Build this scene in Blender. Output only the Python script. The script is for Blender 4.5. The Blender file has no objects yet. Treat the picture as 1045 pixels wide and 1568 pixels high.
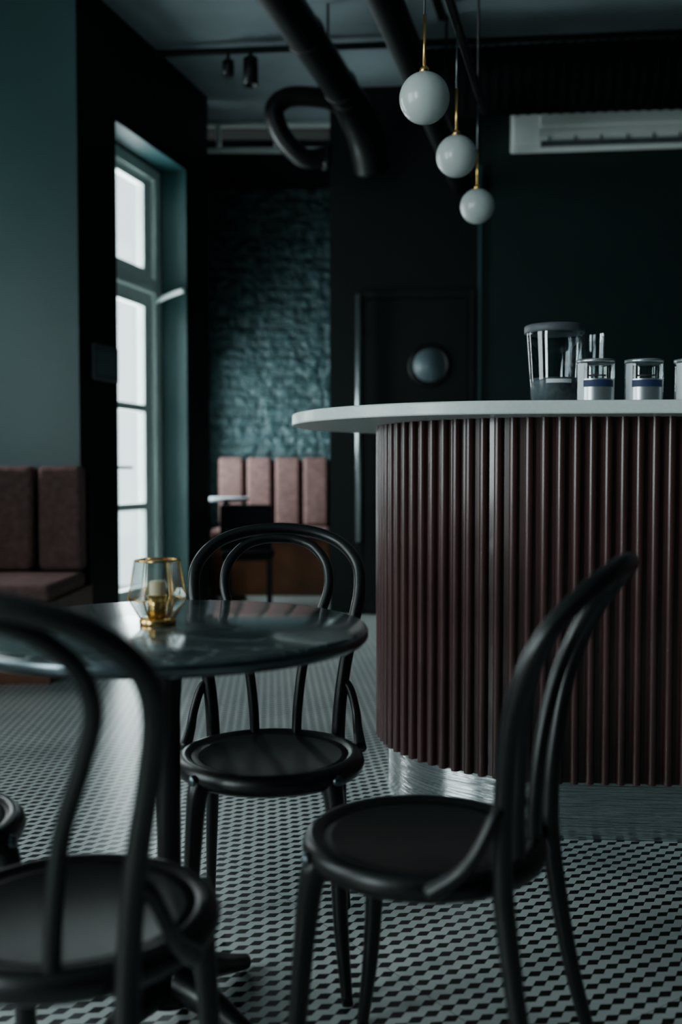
import bpy, math, random
from mathutils import Vector, Matrix
random.seed(4)
scene=bpy.context.scene
pi=math.pi

# ---------------------------------------------------------------- materials
def nmat(name):
    m=bpy.data.materials.new(name); m.use_nodes=True
    nt=m.node_tree; b=nt.nodes['Principled BSDF']
    return m,nt,b
def pbr(name,col,rough=.5,metal=0,var=.15,scale=12,bump=0,bscale=60,coat=0,spec=.5,trans=0):
    m,nt,b=nmat(name)
    b.inputs['Roughness'].default_value=rough
    b.inputs['Metallic'].default_value=metal
    b.inputs['Coat Weight'].default_value=coat
    b.inputs['Coat Roughness'].default_value=.12
    b.inputs['Specular IOR Level'].default_value=spec
    b.inputs['Transmission Weight'].default_value=trans
    tc=nt.nodes.new('ShaderNodeTexCoord')
    n=nt.nodes.new('ShaderNodeTexNoise'); n.inputs['Scale'].default_value=scale; n.inputs['Detail'].default_value=5
    nt.links.new(tc.outputs['Object'],n.inputs['Vector'])
    r=nt.nodes.new('ShaderNodeValToRGB')
    r.color_ramp.elements[0].position=.3; r.color_ramp.elements[1].position=.7
    r.color_ramp.elements[0].color=(*[c*(1-var) for c in col],1)
    r.color_ramp.elements[1].color=(*[min(1,c*(1+var)) for c in col],1)
    nt.links.new(n.outputs['Fac'],r.inputs['Fac']); nt.links.new(r.outputs['Color'],b.inputs['Base Color'])
    if bump:
        n2=nt.nodes.new('ShaderNodeTexNoise'); n2.inputs['Scale'].default_value=bscale; n2.inputs['Detail'].default_value=4
        nt.links.new(tc.outputs['Object'],n2.inputs['Vector'])
        bp=nt.nodes.new('ShaderNodeBump'); bp.inputs['Strength'].default_value=bump; bp.inputs['Distance'].default_value=.01
        nt.links.new(n2.outputs['Fac'],bp.inputs['Height']); nt.links.new(bp.outputs['Normal'],b.inputs['Normal'])
    return m

M={}
M['wall']=pbr('paint_dark_teal',(.0048,.0155,.0155),.6,var=.12,scale=3,bump=.1,bscale=90,spec=.25)
M['wallblack']=pbr('paint_black_green',(.002,.0045,.0050),.6,var=.1,scale=3,spec=.2)
M['panel']=pbr('teal_satin_panel',(.044,.102,.103),.34,var=.06,scale=2,spec=.5)
M['reveal']=pbr('paint_reveal_teal',(.015,.060,.063),.5,var=.08,scale=3)
M['ceil']=pbr('ceiling_concrete',(.17,.22,.24),.8,var=.30,scale=1.3,bump=.2,bscale=20)
M['wood']=pbr('stained_oak',(.13,.048,.019),.45,var=.35,scale=5)
M['light']=pbr('pale_stone',(.45,.52,.56),.6,var=.05)
M['pink']=pbr('dusty_pink_velvet',(.165,.096,.090),.9,var=.25,scale=25,bump=.3,bscale=120,spec=.2)
M['black']=pbr('black_lacquer',(.0030,.0033,.0037),.36,var=.1,bump=.03,bscale=60,spec=.45)
M['seat']=pbr('black_seat_veneer',(.004,.0037,.004),.5,var=.2,spec=.28)
M['duct']=pbr('black_duct_paint',(.0022,.003,.0035),.42,var=.2,spec=.28)
M['ductmatte']=pbr('black_flexible_duct',(.0015,.002,.0025),.6,var=.2,spec=.12)
M['maroon']=pbr('maroon_lacquer',(.062,.025,.0245),.30,var=.15,scale=6,coat=.35)
M['slab']=pbr('white_terrazzo',(.76,.83,.80),.3,var=.04,scale=80)
M['white']=pbr('white_plastic',(.80,.87,.83),.4,var=.02)
M['frame']=pbr('white_door_paint',(.78,.88,.85),.45,var=.04)
M['grey']=pbr('grey_plastic',(.08,.09,.10),.5)
M['brass']=pbr('brass',(.72,.45,.15),.25,metal=1,var=.05)
M['gun']=pbr('dark_metal',(.12,.15,.16),.3,metal=1,var=.1)
M['bar']=pbr('satin_metal',(.50,.56,.58),.35,metal=1,var=.1)
M['globe']=pbr('opal_glass',(.50,.55,.53),.3,var=.02,coat=.3)
M['powder']=pbr('grey_contents',(.16,.18,.19),.8,var=.3,scale=60)
M['label']=pbr('paper_label_and_reflection',(.66,.70,.72),.5,var=.03)  # pitcher label, and the reflection strip painted on the jars
M['silver']=pbr('silver_foil_label',(.50,.53,.55),.3,metal=.8,var=.03)
M['blue']=pbr('blue_label_band',(.015,.03,.10),.6,var=.1)
M['blk']=pbr('black_label_band',(.01,.01,.01),.6,var=.1)
M['green']=pbr('green_label_band',(.10,.25,.08),.6,var=.1)
M['wax']=pbr('candle_wax',(.75,.58,.36),.5,var=.05)
M['fabricdark']=pbr('dark_fabric',(.006,.006,.008),.9,var=.3,spec=.2)
M['port']=pbr('porthole_frosted',(.08,.12,.13),.4,var=.15)

# veined dark marble table
m,nt,b=nmat('veined_grey_marble'); tc=nt.nodes.new('ShaderNodeTexCoord')
n=nt.nodes.new('ShaderNodeTexNoise'); n.inputs['Scale'].default_value=4; n.inputs['Detail'].default_value=8; n.inputs['Distortion'].default_value=1.6
nt.links.new(tc.outputs['Object'],n.inputs['Vector'])
r=nt.nodes.new('ShaderNodeValToRGB'); e0=r.color_ramp.elements
e0[0].position=.40; e0[0].color=(.030,.040,.041,1); e0[1].position=.62; e0[1].color=(.055,.070,.070,1)
x=e0.new(.50); x.color=(.15,.18,.18,1); x=e0.new(.48); x.color=(.045,.058,.059,1); x=e0.new(.52); x.color=(.045,.058,.059,1)
nt.links.new(n.outputs['Fac'],r.inputs['Fac']); nt.links.new(r.outputs['Color'],b.inputs['Base Color'])
b.inputs['Roughness'].default_value=.18; b.inputs['Coat Weight'].default_value=.3; b.inputs['Coat Roughness'].default_value=.08
M['tabletop']=m

# brushed steel: fine horizontal brushing grooves spread highlights vertically
m,nt,b=nmat('brushed_steel'); b.inputs['Metallic'].default_value=1; b.inputs['Roughness'].default_value=.13
b.inputs['Base Color'].default_value=(.70,.74,.75,1)
tc=nt.nodes.new('ShaderNodeTexCoord'); mp=nt.nodes.new('ShaderNodeMapping'); mp.inputs['Scale'].default_value=(1.5,1.5,420)
n=nt.nodes.new('ShaderNodeTexNoise'); n.inputs['Scale'].default_value=1; n.inputs['Detail'].default_value=2
nt.links.new(tc.outputs['Object'],mp.inputs['Vector']); nt.links.new(mp.outputs['Vector'],n.inputs['Vector'])
bp=nt.nodes.new('ShaderNodeBump'); bp.inputs['Strength'].default_value=.75; bp.inputs['Distance'].default_value=.004
nt.links.new(n.outputs['Fac'],bp.inputs['Height']); nt.links.new(bp.outputs['Normal'],b.inputs['Normal'])
M['steel']=m

def thin_glass(name,tint=(.9,.95,.95),ref=.12,fmul=1.0):
    m=bpy.data.materials.new(name); m.use_nodes=True; nt=m.node_tree
    for x in list(nt.nodes): nt.nodes.remove(x)
    o=nt.nodes.new('ShaderNodeOutputMaterial'); mx=nt.nodes.new('ShaderNodeMixShader')
    t=nt.nodes.new('ShaderNodeBsdfTransparent'); t.inputs['Color'].default_value=(*tint,1)
    g=nt.nodes.new('ShaderNodeBsdfGlossy'); g.inputs['Roughness'].default_value=.04
    lw=nt.nodes.new('ShaderNodeLayerWeight'); lw.inputs['Blend'].default_value=.35
    mt=nt.nodes.new('ShaderNodeMath'); mt.operation='MULTIPLY_ADD'; mt.inputs[1].default_value=.6*fmul; mt.inputs[2].default_value=ref*.5
    nt.links.new(lw.outputs['Fresnel'],mt.inputs[0]); nt.links.new(mt.outputs[0],mx.inputs[0])
    nt.links.new(t.outputs[0],mx.inputs[1]); nt.links.new(g.outputs[0],mx.inputs[2]); nt.links.new(mx.outputs[0],o.inputs[0])
    return m
M['glass']=thin_glass('clear_glass')
M['pane']=thin_glass('window_pane',(.95,.98,.98),.04,.3)
M['glassd']=thin_glass('smoky_glass',(.72,.78,.8),.14)

# floor mosaic (tumbling blocks)
m,nt,b=nmat('mosaic_tile_floor'); L=nt.links.new
tc=nt.nodes.new('ShaderNodeTexCoord'); mp=nt.nodes.new('ShaderNodeMapping'); mp.inputs['Rotation'].default_value=(0,0,math.radians(-34))
L(tc.outputs['Object'],mp.inputs['Vector'])
sx=nt.nodes.new('ShaderNodeSeparateXYZ'); L(mp.outputs['Vector'],sx.inputs[0])
def mth(op,a,b2=None,c=None):
    k=nt.nodes.new('ShaderNodeMath'); k.operation=op
    for i,v in enumerate((a,b2,c)):
        if v is None: continue
        if isinstance(v,(int,float)): k.inputs[i].default_value=v
        else: L(v,k.inputs[i])
    return k.outputs[0]
a_=.0230
def diamond(offu,offv):
    u=mth('DIVIDE',mth('ADD',sx.outputs['X'],offu),1.732*a_); uf=mth('ABSOLUTE',mth('SUBTRACT',mth('FRACT',u),.5))
    v=mth('DIVIDE',mth('ADD',sx.outputs['Y'],offv),3*a_); vf=mth('ABSOLUTE',mth('SUBTRACT',mth('FRACT',v),.5))
    return mth('ADD',mth('MULTIPLY',uf,2.0),mth('MULTIPLY',vf,6.0))
dm=mth('MINIMUM',diamond(0,0),diamond(.866*a_,1.5*a_))
tri=mth('LESS_THAN',dm,1.08)
g2=mth('LESS_THAN',mth('ABSOLUTE',mth('SUBTRACT',mth('FRACT',mth('MULTIPLY',sx.outputs['X'],1.2)),.5)),.002)
g3=mth('LESS_THAN',mth('ABSOLUTE',mth('SUBTRACT',mth('FRACT',mth('MULTIPLY',sx.outputs['Y'],1.2)),.5)),.002)
dark=mth('MAXIMUM',tri,mth('MULTIPLY',mth('MAXIMUM',g2,g3),.4))
wn=nt.nodes.new('ShaderNodeTexNoise'); wn.inputs['Scale'].default_value=2.2; L(tc.outputs['Object'],wn.inputs['Vector'])
cr=nt.nodes.new('ShaderNodeValToRGB'); cr.color_ramp.elements[0].color=(.44,.49,.48,1); cr.color_ramp.elements[1].color=(.62,.67,.65,1)
cr.color_ramp.elements[0].position=.3; cr.color_ramp.elements[1].position=.7
L(wn.outputs['Fac'],cr.inputs['Fac'])
mx=nt.nodes.new('ShaderNodeMix'); mx.data_type='RGBA'; L(dark,mx.inputs['Factor']); L(cr.outputs['Color'],mx.inputs['A']); mx.inputs['B'].default_value=(.008,.010,.010,1)
L(mx.outputs['Result'],b.inputs['Base Color'])
b.inputs['Roughness'].default_value=.33
M['floor']=m

# painted brick wall
m,nt,b=nmat('painted_rough_brick'); L=nt.links.new
b.inputs['Roughness'].default_value=.42
tc=nt.nodes.new('ShaderNodeTexCoord')
mp=nt.nodes.new('ShaderNodeMapping'); mp.inputs['Rotation'].default_value=(pi/2,0,0)
L(tc.outputs['Object'],mp.inputs['Vector'])
no=nt.nodes.new('ShaderNodeTexNoise'); no.inputs['Scale'].default_value=11; no.inputs['Detail'].default_value=4; L(tc.outputs['Object'],no.inputs['Vector'])
mxv=nt.nodes.new('ShaderNodeMixRGB'); mxv.inputs[0].default_value=.07; L(mp.outputs['Vector'],mxv.inputs[1]); L(no.outputs['Color'],mxv.inputs[2])
bk=nt.nodes.new('ShaderNodeTexBrick'); bk.inputs['Scale'].default_value=1; bk.inputs['Brick Width'].default_value=.23; bk.inputs['Row Height'].default_value=.085
bk.inputs['Mortar Size'].default_value=.012; bk.inputs['Mortar Smooth'].default_value=.9
L(mxv.outputs[0],bk.inputs['Vector'])
ad=nt.nodes.new('ShaderNodeMath'); ad.operation='MULTIPLY_ADD'; L(bk.outputs['Fac'],ad.inputs[0]); ad.inputs[1].default_value=-.18; L(no.outputs['Fac'],ad.inputs[2])
bp=nt.nodes.new('ShaderNodeBump'); bp.inputs['Strength'].default_value=.9; bp.inputs['Distance'].default_value=.08
L(ad.outputs[0],bp.inputs['Height']); L(bp.outputs['Normal'],b.inputs['Normal'])
cr=nt.nodes.new('ShaderNodeValToRGB'); cr.color_ramp.elements[0].color=(.024,.060,.066,1); cr.color_ramp.elements[1].color=(.054,.118,.126,1)
cr.color_ramp.elements[0].position=.35; cr.color_ramp.elements[1].position=.65
L(no.outputs['Fac'],cr.inputs['Fac']); L(cr.outputs['Color'],b.inputs['Base Color'])
M['brick']=m

# ---------------------------------------------------------------- mesh helpers
def empty(name,loc=(0,0,0),rot=0):
    e=bpy.data.objects.new(name,None); e.empty_display_size=.1
    e.location=loc; e.rotation_euler=(0,0,rot); scene.collection.objects.link(e); return e
def mo(name,verts,faces,mat,parent=None,smooth=False,loc=None,rot=0):
    me=bpy.data.meshes.new(name); me.from_pydata([tuple(v) for v in verts],[],faces); me.update()
    import bmesh
    bm=bmesh.new(); bm.from_mesh(me); bmesh.ops.recalc_face_normals(bm,faces=bm.faces); bm.to_mesh(me); bm.free()
    if smooth:
        for p in me.polygons: p.use_smooth=True
    me.materials.append(M[mat] if isinstance(mat,str) else mat)
    o=bpy.data.objects.new(name,me); scene.collection.objects.link(o)
    if parent: o.parent=parent
    if loc: o.location=loc
    if rot: o.rotation_euler=(0,0,rot)
    return o
def boxdata(lst):
    V=[];F=[]
    for (x0,x1,y0,y1,z0,z1) in lst:
        k=len(V)
        V+=[(x0,y0,z0),(x1,y0,z0),(x1,y1,z0),(x0,y1,z0),(x0,y0,z1),(x1,y0,z1),(x1,y1,z1),(x0,y1,z1)]
        F+=[tuple(k+i for i in f) for f in ((0,3,2,1),(4,5,6,7),(0,1,5,4),(1,2,6,5),(2,3,7,6),(3,0,4,7))]
    return V,F
def boxes(name,lst,mat,parent=None,bevel=0,loc=None,rot=0,seg=3):
    V,F=boxdata(lst); o=mo(name,V,F,mat,parent,loc=loc,rot=rot)
    if bevel:
        md=o.modifiers.new('b','BEVEL'); md.width=bevel; md.segments=seg; md.limit_method='ANGLE'
        for p in o.data.polygons: p.use_smooth=True
        w=o.modifiers.new('w','WEIGHTED_NORMAL')
    return o
def catmull(pts,n=8):
    P=[Vector(p) for p in pts]; out=[]
    for i in range(len(P)-1):
        p0=P[i-1] if i>0 else P[0]*2-P[1]; p1=P[i];p2=P[i+1]; p3=P[i+2] if i+2<len(P) else P[-1]*2-P[-2]
        for j in range(n):
            t=j/n
            out.append(.5*((2*p1)+(-p0+p2)*t+(2*p0-5*p1+4*p2-p3)*t*t+(-p0+3*p1-3*p2+p3)*t**3))
    out.append(P[-1]); return out
def tube(name,pts,rad,mat,parent=None,seg=14,n=8,smooth=True,straight=False):
    if isinstance(rad,(int,float)): rad=[rad]*len(pts)
    if straight: C=[Vector(p) for p in pts]; R=list(rad)
    else:
        C=catmull(pts,n); R=[r.x for r in catmull([(r,0,0) for r in rad],n)]
    T=[]
    for i in range(len(C)):
        a=C[max(0,i-1)]; b2=C[min(len(C)-1,i+1)]; T.append((b2-a).normalized())
    up=Vector((0,0,1)) if abs(T[0].z)<.9 else Vector((1,0,0))
    N=(up-T[0]*up.dot(T[0])).normalized()
    V=[];F=[]
    for i,c in enumerate(C):
        N=(N-T[i]*N.dot(T[i])).normalized(); B=T[i].cross(N)
        for k in range(seg):
            a=2*pi*k/seg; V.append(c+(N*math.cos(a)+B*math.sin(a))*R[i])
    for i in range(len(C)-1):
        for k in range(seg):
            k2=(k+1)%seg; F.append((i*seg+k,i*seg+k2,(i+1)*seg+k2,(i+1)*seg+k))
    F.append(tuple(range(seg))); F.append(tuple(range((len(C)-1)*seg,len(C)*seg)))
    return mo(name,V,F,mat,parent,smooth)
def lathe(name,prof,mat,parent=None,seg=48,smooth=True,loc=None,a0=0,a1=2*pi,sx=1,sy=1):
    V=[];F=[]; full=abs(a1-a0-2*pi)<1e-6; ns=seg if full else seg+1
    for (r,z) in prof:
        for k in range(ns):
            a=a0+(a1-a0)*k/seg; V.append((r*math.cos(a)*sx,r*math.sin(a)*sy,z))
    for i in range(len(prof)-1):
        for k in range(seg):
            k2=(k+1)%ns; F.append((i*ns+k,i*ns+k2,(i+1)*ns+k2,(i+1)*ns+k))
    if full:
        if prof[0][0]>1e-4: F.append(tuple(range(ns)))
        if prof[-1][0]>1e-4: F.append(tuple(range((len(prof)-1)*ns,len(prof)*ns)))
    o=mo(name,V,F,mat,parent,smooth,loc)
    return o
def lathe_open(name,prof,mat,parent=None,seg=48,**k):
    o=lathe(name,prof,mat,parent,seg,**k)
    import bmesh
    bm=bmesh.new(); bm.from_mesh(o.data)
    bmesh.ops.delete(bm,geom=[f for f in bm.faces if len(f.verts)>4],context='FACES_ONLY'); bm.to_mesh(o.data); bm.free(); return o
def autos(o,ang=35):
    try:
        o.data.polygons.foreach_set('use_smooth',[True]*len(o.data.polygons))
        o.data.set_sharp_from_angle(angle=math.radians(ang))
    except Exception as e: print(e)
    return o

H=3.92
# ---------------------------------------------------------------- room shell
boxes('floor',[(-3.4,4.6,-2.5,9.5,-.1,0)],'floor')
boxes('ceiling',[(-3.6,4.8,-2.7,8.25,H,H+.12)],'ceil')
boxes('ceiling_alcove',[(-1.45,.1,8.31,9.5,3.69,3.715),(-1.45,.1,8.9,9.5,3.715,H+.12),(-1.45,.1,8.25,8.9,H,H+.12)],'wallblack')
e=empty('window_4',(0,8.28,0))
boxes('frame',[(-1.25,-.085,-.03,.03,3.69,3.72),(-1.25,-.085,-.03,.03,3.895,3.92),(-1.02,-.985,-.03,.03,3.72,3.895),(-.55,-.515,-.03,.03,3.72,3.895)],'frame',e)
boxes('glass',[(-1.25,-.085,.0,.005,3.72,3.895)],'pane',e)
A=-math.atan(.28)
WL=(-1.017,7.7,0)
s0,s1=-1.454,-.385
boxes('wall_left',[(-.3,0,-1.92,s0,0,H),(-.3,0,s1,0,0,H),(-.3,0,s0,s1,3.27,H)],'wallblack',loc=WL,rot=A)
boxes('trim_door_lining',[(-.299,-.002,s1-.012,s1-.001,0,3.27),(-.299,-.002,s0+.001,s0+.012,0,3.27),(-.299,-.002,s0+.012,s1-.012,3.255,3.269)],'reveal',loc=WL,rot=A)
boxes('wall_left_panel',[(-3.4,-1.53,5.85,6.05,0,H)],'panel')
boxes('wall_alcove_left',[(-1.5,-1.27,7.80,8.0,0,H),(-1.5,-1.27,9.0,9.3,0,H),(-1.5,-1.27,8.0,9.0,0,.75),(-1.5,-1.27,8.0,9.0,2.0,H)],'wall')
e=empty('window_3',(-1.44,8.5,0))  # unseen opening, added to bring light onto the lower brick
boxes('frame',[(-.03,.03,-.49,-.43,.76,1.99),(-.03,.03,.43,.49,.76,1.99),(-.03,.03,-.43,.43,.76,.82),(-.03,.03,-.43,.43,1.93,1.99),(-.02,.02,-.02,.02,.82,1.93)],'frame',e)
boxes('glass',[(-.003,.003,-.43,.43,.82,1.93)],'pane',e)
boxes('wall_alcove_back',[(-1.5,.15,9.3,9.5,0,3.69)],'brick')
boxes('wall_alcove_right',[(-.083,.1,7.66,9.3,0,H)],'wallblack')
AB=-math.atan(.10)
boxes('wall_back',[(0,4.9,0,.12,0,H)],'wall',loc=(-.083,7.54,0),rot=AB)
boxes('wall_right',[(4.6,4.8,-2.5,7.3,0,H)],'wall')
boxes('wall_rear',[(-3.4,4.6,-2.7,-2.5,0,H)],'wall')
wins=[(-1.9,-.3),(.9,2.6)]
lst=[]; y=-2.7
for (a,b2) in wins:
    lst.append((-3.6,-3.4,y,a,0,H)); lst.append((-3.6,-3.4,a,b2,0,.8)); lst.append((-3.6,-3.4,a,b2,3.1,H)); y=b2
lst.append((-3.6,-3.4,y,6.05,0,H))
boxes('wall_left_near',lst,'wall')
for i,(a,b2) in enumerate(wins):
    e=empty('window_%d'%(i+1),(-3.5,(a+b2)/2,0)); w=(b2-a)/2
    boxes('frame',[(-.04,.04,-w,-w+.07,.8,3.1),(-.04,.04,w-.07,w,.8,3.1),(-.04,.04,-w+.07,w-.07,.8,.87),(-.04,.04,-w+.07,w-.07,3.03,3.1),(-.03,.03,-.03,.03,.87,3.03),(-.03,.03,-w+.07,w-.07,2.3,2.35)],'frame',e)
    boxes('glass',[(-.004,.004,-w+.07,w-.07,.87,3.03)],'pane',e)
boxes('baseboard_back',[(0,4.7,-.02,0,0,.1)],'wallblack',loc=(-.083,7.54,0),rot=AB)

# glazed exterior door
d=empty('door_1',WL,A)
x0,x1=-.29,-.23
la,lb=s0+.014,s1-.014
boxes('outer_frame',[(x0-.01,x1+.03,la,la+.06,0,3.25),(x0-.01,x1+.03,lb-.09,lb,0,3.25),(x0-.01,x1+.03,la+.06,lb-.09,3.17,3.25),(x0-.01,x1+.03,la+.06,lb-.09,2.36,2.46)],'frame',d,bevel=.006)
mid=la+.36
st=[]
for (a,b2,w1,w2) in ((la+.065,mid-.002,.07,.07),(mid+.002,lb-.095,.07,.12)):
    st+=[(x0,x1,a,a+w1,.02,2.355),(x0,x1,b2-w2,b2,.02,2.355),(x0,x1,a+w1,b2-w2,.02,.25),(x0,x1,a+w1,b2-w2,2.25,2.355)]
    for z in (.82,1.52): st.append((x0,x1,a+w1,b2-w2,z-.02,z+.03))
    st+=[(x0,x1,a,a+w1,2.465,3.165),(x0,x1,b2-w2,b2,2.465,3.165),(x0,x1,a+w1,b2-w2,2.465,2.52),(x0,x1,a+w1,b2-w2,3.11,3.165)]
boxes('leaves',st,'frame',d,bevel=.005)
boxes('glass',[(-.262,-.258,la+.06,lb-.09,.2,3.12)],'pane',d)
tube('handle',[(-.23,mid+.04,1.1),(-.18,mid+.04,1.1),(-.18,mid+.16,1.1)],.011,'gun',d,straight=True)
tube('stay_arm',[(-.2,lb-.1,2.30),(-.06,lb-.13,2.34),(.05,lb-.16,2.36)],.018,'white',d)

# interior black door with porthole
dd=empty('door_2',(-.083,7.54,0),AB)
boxes('casing',[(.19,.25,-.03,-.001,0,2.42),(1.04,1.09,-.03,-.001,0,2.42),(.25,1.04,-.03,-.001,2.36,2.42)],'wallblack',dd,bevel=.006)
boxes('leaf',[(.26,1.03,-.028,-.002,.01,2.35)],'wallblack',dd,bevel=.004)
def disc_y(name,cx,z,r,t,y,mat,par):
    o=lathe(name,[(0.0001,0),(r*.96,0),(r,t*.3),(r,t)],mat,par,40); o.rotation_euler=(pi/2,0,0); o.location=(cx,y,z); return o
ring=lathe('porthole_ring',[(.12,0),(.125,.012),(.14,.016),(.155,.012),(.16,0)],'duct',dd,48); ring.rotation_euler=(pi/2,0,0); ring.location=(.745,-.029,1.86)
disc_y('porthole_glass',.745,1.86,.122,.006,-.034,'port',dd)
tube('pull_bar',[(.225,-.10,.55),(.225,-.10,2.38)],.022,'bar',dd,straight=True)
for z in (.8,2.1): tube('pull_bracket',[(.225,-.03,z),(.225,-.10,z)],.009,'gun',dd,straight=True)
boxes('trim_1',[(1.10,1.125,-.02,-.001,0,H-.6)],'reveal',loc=(-.083,7.54,0),rot=AB)
boxes('trim_2',[(0,1.10,-.006,-.0005,2.43,H)],'wallblack',loc=(-.083,7.54,0),rot=AB)
boxes('trim_3',[(0,.185,-.006,-.0005,.1,2.43)],'wallblack',loc=(-.083,7.54,0),rot=AB)

e=empty('intercom_panel',WL,A)
boxes('body',[(.001,.03,-1.78,-1.48,1.62,1.84)],'grey',e,bevel=.01)
boxes('screen',[(.03,.033,-1.75,-1.55,1.66,1.80)],'port',e)

# ---------------------------------------------------------------- counter
ca=math.radians(-4)
cnt=empty('bar_counter',(.69,3.37,0),ca)
def stadium(R,xe,step=None,n=60,cx=0):
    pts=[(xe,-R)]
    for i in range(n+1):
        a=-pi/2-pi*i/n; pts.append((cx+R*math.cos(a),R*math.sin(a)))
    pts.append((xe,R)); return pts
def prism(name,out,z0,z1,mat,parent,smooth=True,bevel=0,rings=None):
    n=len(out); V=[(x,y,z0) for x,y in out]+[(x,y,z1) for x,y in out]
    F=[(i,(i+1)%n,n+(i+1)%n,n+i) for i in range(n)]+[tuple(range(n)),tuple(range(n,2*n))]
    o=mo(name,V,F,mat,parent)
    if bevel:
        md=o.modifiers.new('b','BEVEL'); md.width=bevel; md.segments=3; md.limit_method='ANGLE'; md.angle_limit=math.radians(50)
    autos(o,40); return o
prism('steel_plinth',stadium(.530,2.9),0,.172,'steel',cnt)
R=.55; pitch=.0435; xe=2.95
Ls=xe; La=pi*R; tot=2*Ls+La
def path(s):
    if s<Ls: return (xe-s,-R),(0,-1)
    if s<Ls+La:
        a=-pi/2-(s-Ls)/R; return (R*math.cos(a),R*math.sin(a)),(math.cos(a),math.sin(a))
    t=s-Ls-La; return (t,R),(0,1)
out=[]; k=int(tot/pitch)
prof=[(0.0,0),(.24,0),(.25,.5),(.29,.74),(.38,.93),(.52,1),(.66,.93),(.75,.74),(.79,.5),(.80,0)]
for i in range(k):
    for (f,h) in prof:
        s=(i+f)*pitch; (x,yy),(nx,ny)=path(s); hh=h*.021; out.append((x+nx*hh,yy+ny*hh))
prism('fluted_front',out,.172,1.213,'maroon',cnt)
so=stadium(.70,3.0,cx=-.155,n=90)
prism('counter_top',so,1.213,1.25,'slab',cnt,bevel=.005)

# ---------------------------------------------------------------- chairs
def yb(z):
    T=[(0,-.27),(.2,-.215),(.42,-.178),(.5,-.176),(.6,-.182),(.7,-.196),(.78,-.222),(.84,-.255),(.885,-.292),(.93,-.335)]
    for (a,ya),(b2,yb2) in zip(T,T[1:]):
        if z<=b2: return ya+(yb2-ya)*(z-a)/(b2-a)
    return T[-1][1]
def chair(loc,facing,name='bentwood_chair'):
    rot=math.atan2(facing[1],facing[0])-pi/2
    c=empty(name,(loc[0],loc[1],0),rot)
    lathe('seat_ring',[(.150,.418),(.188,.416),(.199,.424),(.203,.437),(.199,.450),(.190,.458),(.178,.460),(.172,.455),(.165,.4515)],'black',c,64)
    lathe('seat_panel',[(.0001,.447),(.08,.4475),(.14,.450),(.168,.453),(.170,.445),(.165,.43),(.0001,.428)],'seat',c,64)
    tp=[]
    for (x,z) in ((-.165,0),(-.155,.2),(-.146,.40),(-.148,.5),(-.160,.6),(-.180,.70),(-.196,.78),(-.190,.840),(-.150,.885),(-.085,.910),(0,.918)):
        tp.append((x,yb(z),z))
    full=tp+[(-x,y2,z) for (x,y2,z) in reversed(tp[:-1])]
    rr=[.010,.0135,.016,.0155,.015]+[.0145]*6
    rr=rr+list(reversed(rr[:-1]))
    tube('back_hoop_and_rear_legs',full,rr,'black',c,16,10)
    ip=[(x,yb(z)+.004,z) for (x,z) in ((-.048,.445),(-.052,.52),(-.066,.62),(-.098,.71),(-.122,.78),(-.118,.835),(-.088,.874),(-.045,.892),(0,.896))]
    tube('inner_hoop',ip+[(-x,y2,z) for (x,y2,z) in reversed(ip[:-1])],.0115,'black',c,14,10)
    for sg in (-1,1):
        tube('side_brace',[(sg*.154,-.182,.578),(sg*.173,-.170,.555),(sg*.186,-.150,.51),(sg*.190,-.125,.475),(sg*.196,-.080,.440)],[.010,.010,.010,.011,.014],'black',c,12)
        tube('front_leg',[(sg*.128,.128,.43),(sg*.138,.140,.40),(sg*.145,.150,.30),(sg*.152,.162,.15),(sg*.165,.185,.0)],[.026,.021,.0175,.015,.011],'black',c,14)
        o=lathe('bolt_cap',[(.0001,.012),(.008,.011),(.012,.007),(.012,0)],'gun',c,16)
        o.matrix_local=Matrix.Translation((sg*.142,.142,.436))@Matrix.Rotation(-sg*pi/4,4,'Z')@Matrix.Rotation(-pi/2,4,'X')
    return c
chair((-.152,2.125),(.0,-1))
chair((.138,1.64),(-.905,.425))
chair((-.370,1.355),(.15,1))
chair((-.752,1.69),(.75,.5))

# ---------------------------------------------------------------- table
TX,TY,TZ,TR=-.331,1.895,.765,.382
t=empty('round_cafe_table',(TX,TY,0))
lathe('top',[(.0001,TZ),(TR-.010,TZ),(TR-.004,TZ-.002),(TR-.001,TZ-.007),(TR-.001,TZ-.023),(TR-.006,TZ-.029),(TR-.02,TZ-.031),(.0001,TZ-.031)],'tabletop',t,96)
lathe('edge_band',[(TR-.001,TZ-.006),(TR+.001,TZ-.009),(TR+.001,TZ-.021),(TR-.001,TZ-.024)],'gun',t,96)
lathe('post',[(.13,TZ-.032),(.13,TZ-.042),(.05,TZ-.05),(.027,.66),(.023,.6),(.023,.15),(.032,.10),(.055,.06),(.06,.045)],'black',t,32)
for k in range(4):
    a=pi/4+k*pi/2+.2; ca_,sa_=math.cos(a),math.sin(a)
    tube('foot',[(ca_*.02,sa_*.02,.075),(ca_*.1,sa_*.1,.06),(ca_*.18,sa_*.18,.032),(ca_*.23,sa_*.23,.016)],[.035,.028,.02,.016],'black',t,12)
c=empty('candle_holder',(-.351,1.90,TZ),.25); c.scale=(.94,.94,.94)
pr=[(.034,.012),(.058,.052),(.045,.130)]
lathe_open('glass_body',pr,'glass',c,6,smooth=False)
lathe('brass_base',[(.0001,0),(.036,0),(.037,.004),(.037,.010),(.034,.013),(.0001,.013)],'brass',c,32)
lathe('tealight_cup',[(.0001,.013),(.019,.013),(.019,.060),(.017,.060),(.017,.050),(.0001,.050)],'brass',c,32)
lathe('candle',[(.0001,.050),(.0165,.050),(.0165,.0505),(.0165,.085),(.014,.088),(.0001,.088)],'wax',c,24)
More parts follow.
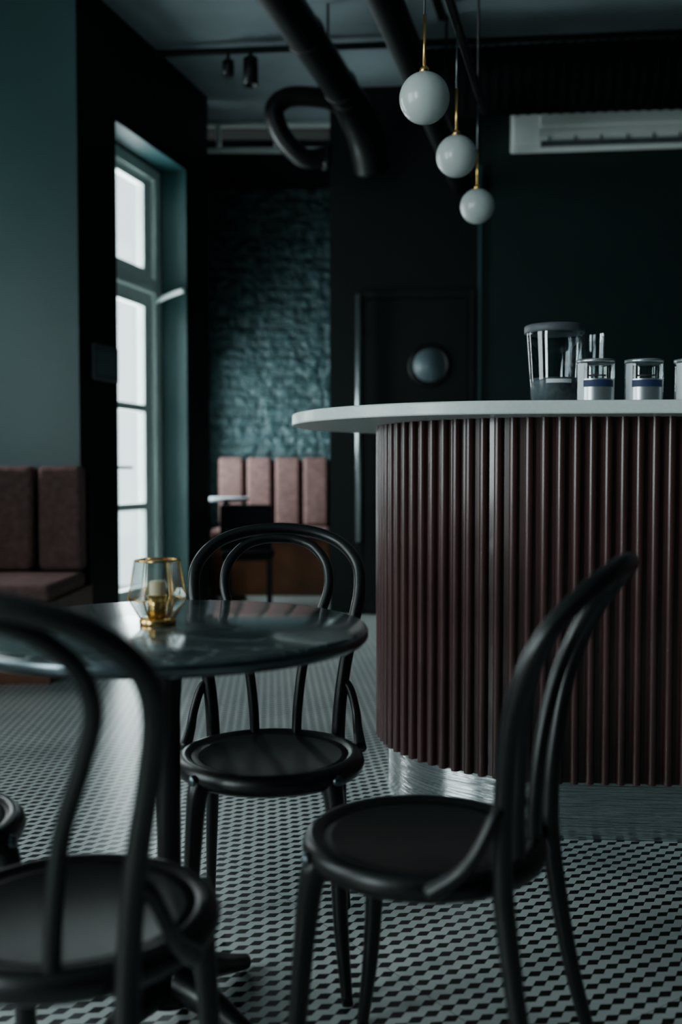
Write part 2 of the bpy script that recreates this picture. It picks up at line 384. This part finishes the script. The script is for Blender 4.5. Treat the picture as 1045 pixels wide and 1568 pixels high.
for k in range(6):
    a=2*pi*k/6; P=[(r*math.cos(a),r*math.sin(a),z) for r,z in pr]
    tube('wire',P,.0016,'brass',c,6,straight=True)
for (r,z) in ((.045,.130),(.058,.052)):
    P=[(r*math.cos(2*pi*k/6),r*math.sin(2*pi*k/6),z) for k in range(7)]
    for k in range(6): tube('rim_wire',[P[k],P[k+1]],.0015 if z<.1 else .0026,'brass',c,6,straight=True)

# ---------------------------------------------------------------- things on counter
def jar(x,y,band,r=.056,h=.132):
    e=empty('storage_jar',(x,y,1.25),random.uniform(-.1,.1))
    lathe_open('glass',[(r*.5,.002),(r*.92,.002),(r,.010),(r,h*.93),(r*.96,h)],'glass',e,40)
    lathe('contents',[(.0001,.004),(r*.9,.004),(r*.95,.012),(r*.95,h*.42),(.0001,h*.45)],'powder',e,40)
    lathe('lid',[(.0001,h-.004),(r*.97,h-.004),(r*1.0,h-.001),(r*1.0,h+.006),(.0001,h+.007)],'silver',e,40)
    def band_(nm,z0,z1,mat,rr,b0=195,b1=335): lathe(nm,[(rr,z0),(rr,z1)],mat,e,24,a0=math.radians(b0),a1=math.radians(b1))
    band_('label',.006,.080,'silver',r+.0006,205,330)
    band_('label_stripe',.056,.076,band,r+.0012,222,320)
    band_('label_text',.086,.091,'blk',r+.0012,240,290)
    band_('painted_reflection',.004,.126,'label',r+.0009,195,224)  # white strip painting in the reflection down the glass, full height
jar(.752,2.96,'blue'); jar(.895,2.96,'blue'); jar(1.038,2.95,'green')
e=empty('glass_pitcher',(.668,3.14,1.25))
lathe_open('glass',[(.055,.002),(.070,.004),(.078,.10),(.088,.235),(.091,.262),(.088,.262),(.084,.235)],'glassd',e,48)
lathe('rim_collar',[(.0905,.240),(.093,.243),(.093,.262),(.090,.265)],'grey',e,48)
lathe('contents',[(.0001,.006),(.066,.006),(.074,.10),(.0001,.104)],'powder',e,40)
lathe('label',[(.0775,.082),(.0785,.094)],'label',e,16,a0=math.radians(240),a1=math.radians(300))
e=empty('glass_tumbler',(.82,3.36,1.25))
lathe_open('glass',[(.02,.003),(.052,.004),(.056,.14),(.06,.275)],'glassd',e,40)

# ---------------------------------------------------------------- benches
def bench(name,loc,W,D,n,seat_z,top_z,rot=0,bev=.035):
    b_=empty(name,loc,rot)
    boxes('base',[(0,W,.03,D,0,seat_z-.09)],'wood',b_,bevel=.004)
    boxes('seat_pad',[(0,W,0,D-.14,seat_z-.088,seat_z)],'pink',b_,bevel=.03)
    boxes('back_board',[(0,W,D-.05,D,seat_z-.09,top_z-.03)],'fabricdark',b_)
    w=W/n
    for i in range(n):
        boxes('back_cushion',[(i*w+.014,(i+1)*w-.014,D-.20,D-.051,seat_z+.005,top_z)],'pink',b_,bevel=bev,seg=5)
    return b_
bench('banquette_bench',(-3.38,4.95,0),1.92,.89,7,.50,1.10)
bench('banquette_bench',(-1.13,8.62,0),1.03,.66,4,.58,1.21)
e=empty('bistro_table',(-.96,8.35,0))
lathe('top',[(.0001,.83),(.18,.83),(.19,.84),(.19,.855),(.18,.862),(.0001,.862)],'light',e,40)
lathe('post',[(.03,.83),(.025,.4),(.03,.04),(.16,.03),(.17,0)],'black',e,24)
e=empty('lounge_chair',(-.74,7.95,0))
boxes('seat',[(-.2,.2,-.2,.2,.38,.46)],'fabricdark',e,bevel=.03)
boxes('back',[(-.2,.2,-.24,-.19,.46,.82)],'fabricdark',e,bevel=.02)
for sx_ in (-.17,.17):
    for sy_ in (-.17,.17): tube('leg',[(sx_,sy_,0),(sx_,sy_,.4)],.012,'black',e,straight=True)

# ---------------------------------------------------------------- pendants
def pendant(x,y,z,top,name='globe_pendant_lamp'):
    e=empty(name,(x,y,z)); r=.075
    P=[(max(.0001,r*math.sin(pi*i/24)),-r*math.cos(pi*i/24)) for i in range(25)]
    lathe('globe',P,'globe',e,48)
    lathe('cap',[(.014,r-.003),(.014,r+.012),(.006,r+.02)],'brass',e,20)
    tube('brass_stem',[(0,0,r+.01),(0,0,r+.17)],.0048,'brass',e,10,straight=True)
    tube('cord',[(0,0,r+.17),(0,0,top-z)],.0032,'gun',e,8,straight=True)
pendant(.249,3.02,2.172,2.70); pendant(.423,3.70,2.215,2.70); pendant(.595,4.40,2.22,2.70)
pendant(1.095,3.0,2.42,2.995)
e=empty('pendant_rail')
def rbox(name,p,q,w,h,mat,par):
    p=Vector(p);q=Vector(q);dv=q-p; L_=dv.length
    o=boxes(name,[(-w/2,w/2,0,L_,-h/2,h/2)],mat,par,bevel=min(w,h)*.2)
    o.matrix_local=Matrix.Translation(p)@dv.to_track_quat('Y','Z').to_matrix().to_4x4(); return o
rbox('rail',(.03,2.2,2.715),(.66,4.65,2.715),.03,.03,'duct',e)
for (x,y) in ((.10,2.47),(.60,4.42)): tube('hanger',[(x,y,2.72),(x,y,H)],.005,'duct',e,8,straight=True)
e=empty('pendant_bracket')
rbox('rail',(.9,2.2,3.01),(1.15,3.3,3.01),.03,.03,'duct',e); tube('hanger',[(1.0,2.6,3.01),(1.0,2.6,H)],.005,'duct',e,8,straight=True)

# ---------------------------------------------------------------- ducts
def corr(name,pts,r,par,pitch=.06,amp=.012,seg=28,n=10,mat='ductmatte'):
    C=catmull(pts,n)
    L_=[0]
    for a,b2 in zip(C,C[1:]): L_.append(L_[-1]+(b2-a).length)
    out=[];rr=[]; s=0; N=int(L_[-1]/pitch*4); j=0
    for i in range(N+1):
        s=L_[-1]*i/N
        while j<len(L_)-2 and L_[j+1]<s: j+=1
        f=(s-L_[j])/max(1e-6,(L_[j+1]-L_[j])); out.append(C[j].lerp(C[j+1],f)); rr.append(r+(amp if i%4==0 else 0))
    return tube(name,out,rr,mat,par,seg,straight=True)
e=empty('ventilation_duct')
tube('duct_run',[(-.95,2.9,3.52),(-.344,5.16,3.52),(.02,6.55,3.52)],.105,'duct',e,28)
tube('duct_elbow',[(.02,6.55,3.52),(.10,6.85,3.50),(.17,7.1,3.42),(.22,7.28,3.26)],[.105,.125,.13,.13],'duct',e,28)
for (x,y) in ((-.80,3.45),(-.5,4.6),(-.2,5.7),(.0,6.45)):
    dv=Vector((.26,.97,0)).normalized()
    p=Vector((x,y,3.52)); p.x=-.344+(y-5.16)*.262
    tube('duct_joint',[p-dv*.02,p-dv*.015,p+dv*.015,p+dv*.02],[.106,.114,.114,.106],'duct',e,28,straight=True)
for (x,y) in ((-.6,4.2),(-.08,6.2)): tube('strap',[(x,y,3.6),(x,y,H)],.008,'duct',e,8,straight=True)
e=empty('ventilation_duct')
tube('duct_run',[(-.2,2.9,3.12),(.163,4.31,3.12),(.60,6.1,3.12),(.86,7.2,3.12)],.078,'duct',e,24)
for (x,y) in ((.25,4.7),(.66,6.35)): tube('strap',[(x,y,3.17),(x,y,H)],.008,'duct',e,8,straight=True)
e=empty('flexible_duct')
corr('duct_run',[(.45,6.62,3.60),(.75,6.60,3.60),(2.2,6.45,3.60),(4.4,6.3,3.60)],.21,e,pitch=.07,amp=.006,n=20)
e=empty('bent_pipe')
tube('pipe',[(-.02,6.75,3.52),(-.12,6.7,3.54),(-.34,6.68,3.54),(-.44,6.68,3.46),(-.41,6.70,3.33),(-.33,6.72,3.22),(-.24,6.74,3.16),(-.12,6.76,3.17)],[.065]*8,'duct',e,20)
rbox('collar',(-.13,6.76,3.17),(-.07,6.77,3.17),.15,.15,'duct',e)
e=empty('ceiling_track_light')
rbox('track',(-1.25,6.78,3.86),(4.5,6.25,3.86),.04,.035,'duct',e)
for x in (-.75,-.60):
    yy=6.78-.0922*(x+1.25)
    tube('stem',[(x,yy,3.86),(x,yy,3.78)],.012,'duct',e,8,straight=True)
o=lathe('spot_head',[(.0001,.09),(.045,.09),(.05,.08),(.05,-.09),(.042,-.09),(.04,-.06),(.0001,-.05)],'duct',e,24); o.location=(-.60,6.72,3.72)
o=lathe('spot_head',[(.0001,.05),(.035,.05),(.04,.04),(.04,-.05),(.0001,-.04)],'duct',e,24); o.location=(-.75,6.735,3.75)
e=empty('ceiling_conduit')
rbox('conduit',(-.2,3.0,3.84),(.62,6.2,3.84),.05,.05,'duct',e)

# ---------------------------------------------------------------- AC unit
e=empty('air_conditioner',(-.083,7.54,0),AB)
X0,X1=1.33,2.85
sec=[(-.001,3.40),(-.13,3.36),(-.20,3.40),(-.235,3.50),(-.24,3.74),(-.225,3.81),(-.19,3.835),(-.001,3.835)]
V=[(X0,y,z) for y,z in sec]+[(X1,y,z) for y,z in sec]; n=len(sec)
F=[(i,(i+1)%n,n+(i+1)%n,n+i) for i in range(n)]+[tuple(range(n)),tuple(range(n,2*n))]
o=mo('body',V,F,'white',e); md=o.modifiers.new('b','BEVEL'); md.width=.012; md.segments=3; md.limit_method='ANGLE'; autos(o,40)
boxes('front_panel',[(X0+.19,X1-.03,-.252,-.236,3.505,3.78)],'white',e,bevel=.006)
boxes('display_slot',[(X0+.78,X1-.35,-.256,-.252,3.66,3.71)],'blk',e)
boxes('air_slot',[(X0+.2,X1-.06,-.236,-.150,3.385,3.41)],'grey',e)
boxes('louver',[(X0+.18,X1-.04,-.246,-.232,3.425,3.485)],'white',e,bevel=.004)
for i in range(7): boxes('vane',[(X0+.25+i*.18,X0+.26+i*.18,-.25,-.235,3.41,3.44)],'grey',e)

# ---------------------------------------------------------------- lights
def area(name,loc,rot,sx_,sy_,power,col):
    l=bpy.data.lights.new(name,'AREA'); l.shape='RECTANGLE'; l.size=sx_; l.size_y=sy_; l.energy=power; l.color=col
    o=bpy.data.objects.new(name,l); o.location=loc; o.rotation_euler=rot; scene.collection.objects.link(o); return o
cool=(.90,.985,1.0)
for i,(a,b2) in enumerate(wins):
    area('window_daylight',(-3.75,(a+b2)/2,1.95),(0,-pi/2,0),2.3,b2-a,[290,75][i],cool)
dirx=Vector((math.cos(A),math.sin(A),0)); diry=Vector((-math.sin(A),math.cos(A),0))
p=Vector(WL)+dirx*(-1.2)+diry*(-.7)
o=area('doorway_daylight',(p.x,p.y,1.8),(0,0,0),3.6,2.6,560,cool)
o.rotation_euler=(dirx.to_track_quat('-Z','Y')).to_euler()
area('alcove_added_light',(-1.65,8.5,1.35),(0,-pi/2,0),1.2,1.0,24,cool)  # added out of view to brighten the lower brick, bench and floor
area('clerestory_daylight',(-.66,8.7,3.81),(-pi/2,0,0),1.15,.19,.5,cool)

w=bpy.data.worlds.new('World'); scene.world=w; w.use_nodes=True
w.node_tree.nodes['Background'].inputs[0].default_value=(.80,.94,1,1); w.node_tree.nodes['Background'].inputs[1].default_value=3

# ---------------------------------------------------------------- camera
cam=bpy.data.cameras.new('camera'); co=bpy.data.objects.new('camera',cam); scene.collection.objects.link(co)
co.location=(0,0,1.05); co.rotation_euler=(math.radians(90-2.13),0,0)
cam.sensor_fit='VERTICAL'; cam.sensor_height=36; cam.sensor_width=24; cam.lens=35.1
cam.dof.use_dof=True; cam.dof.focus_distance=2.6; cam.dof.aperture_fstop=1.8
scene.camera=co
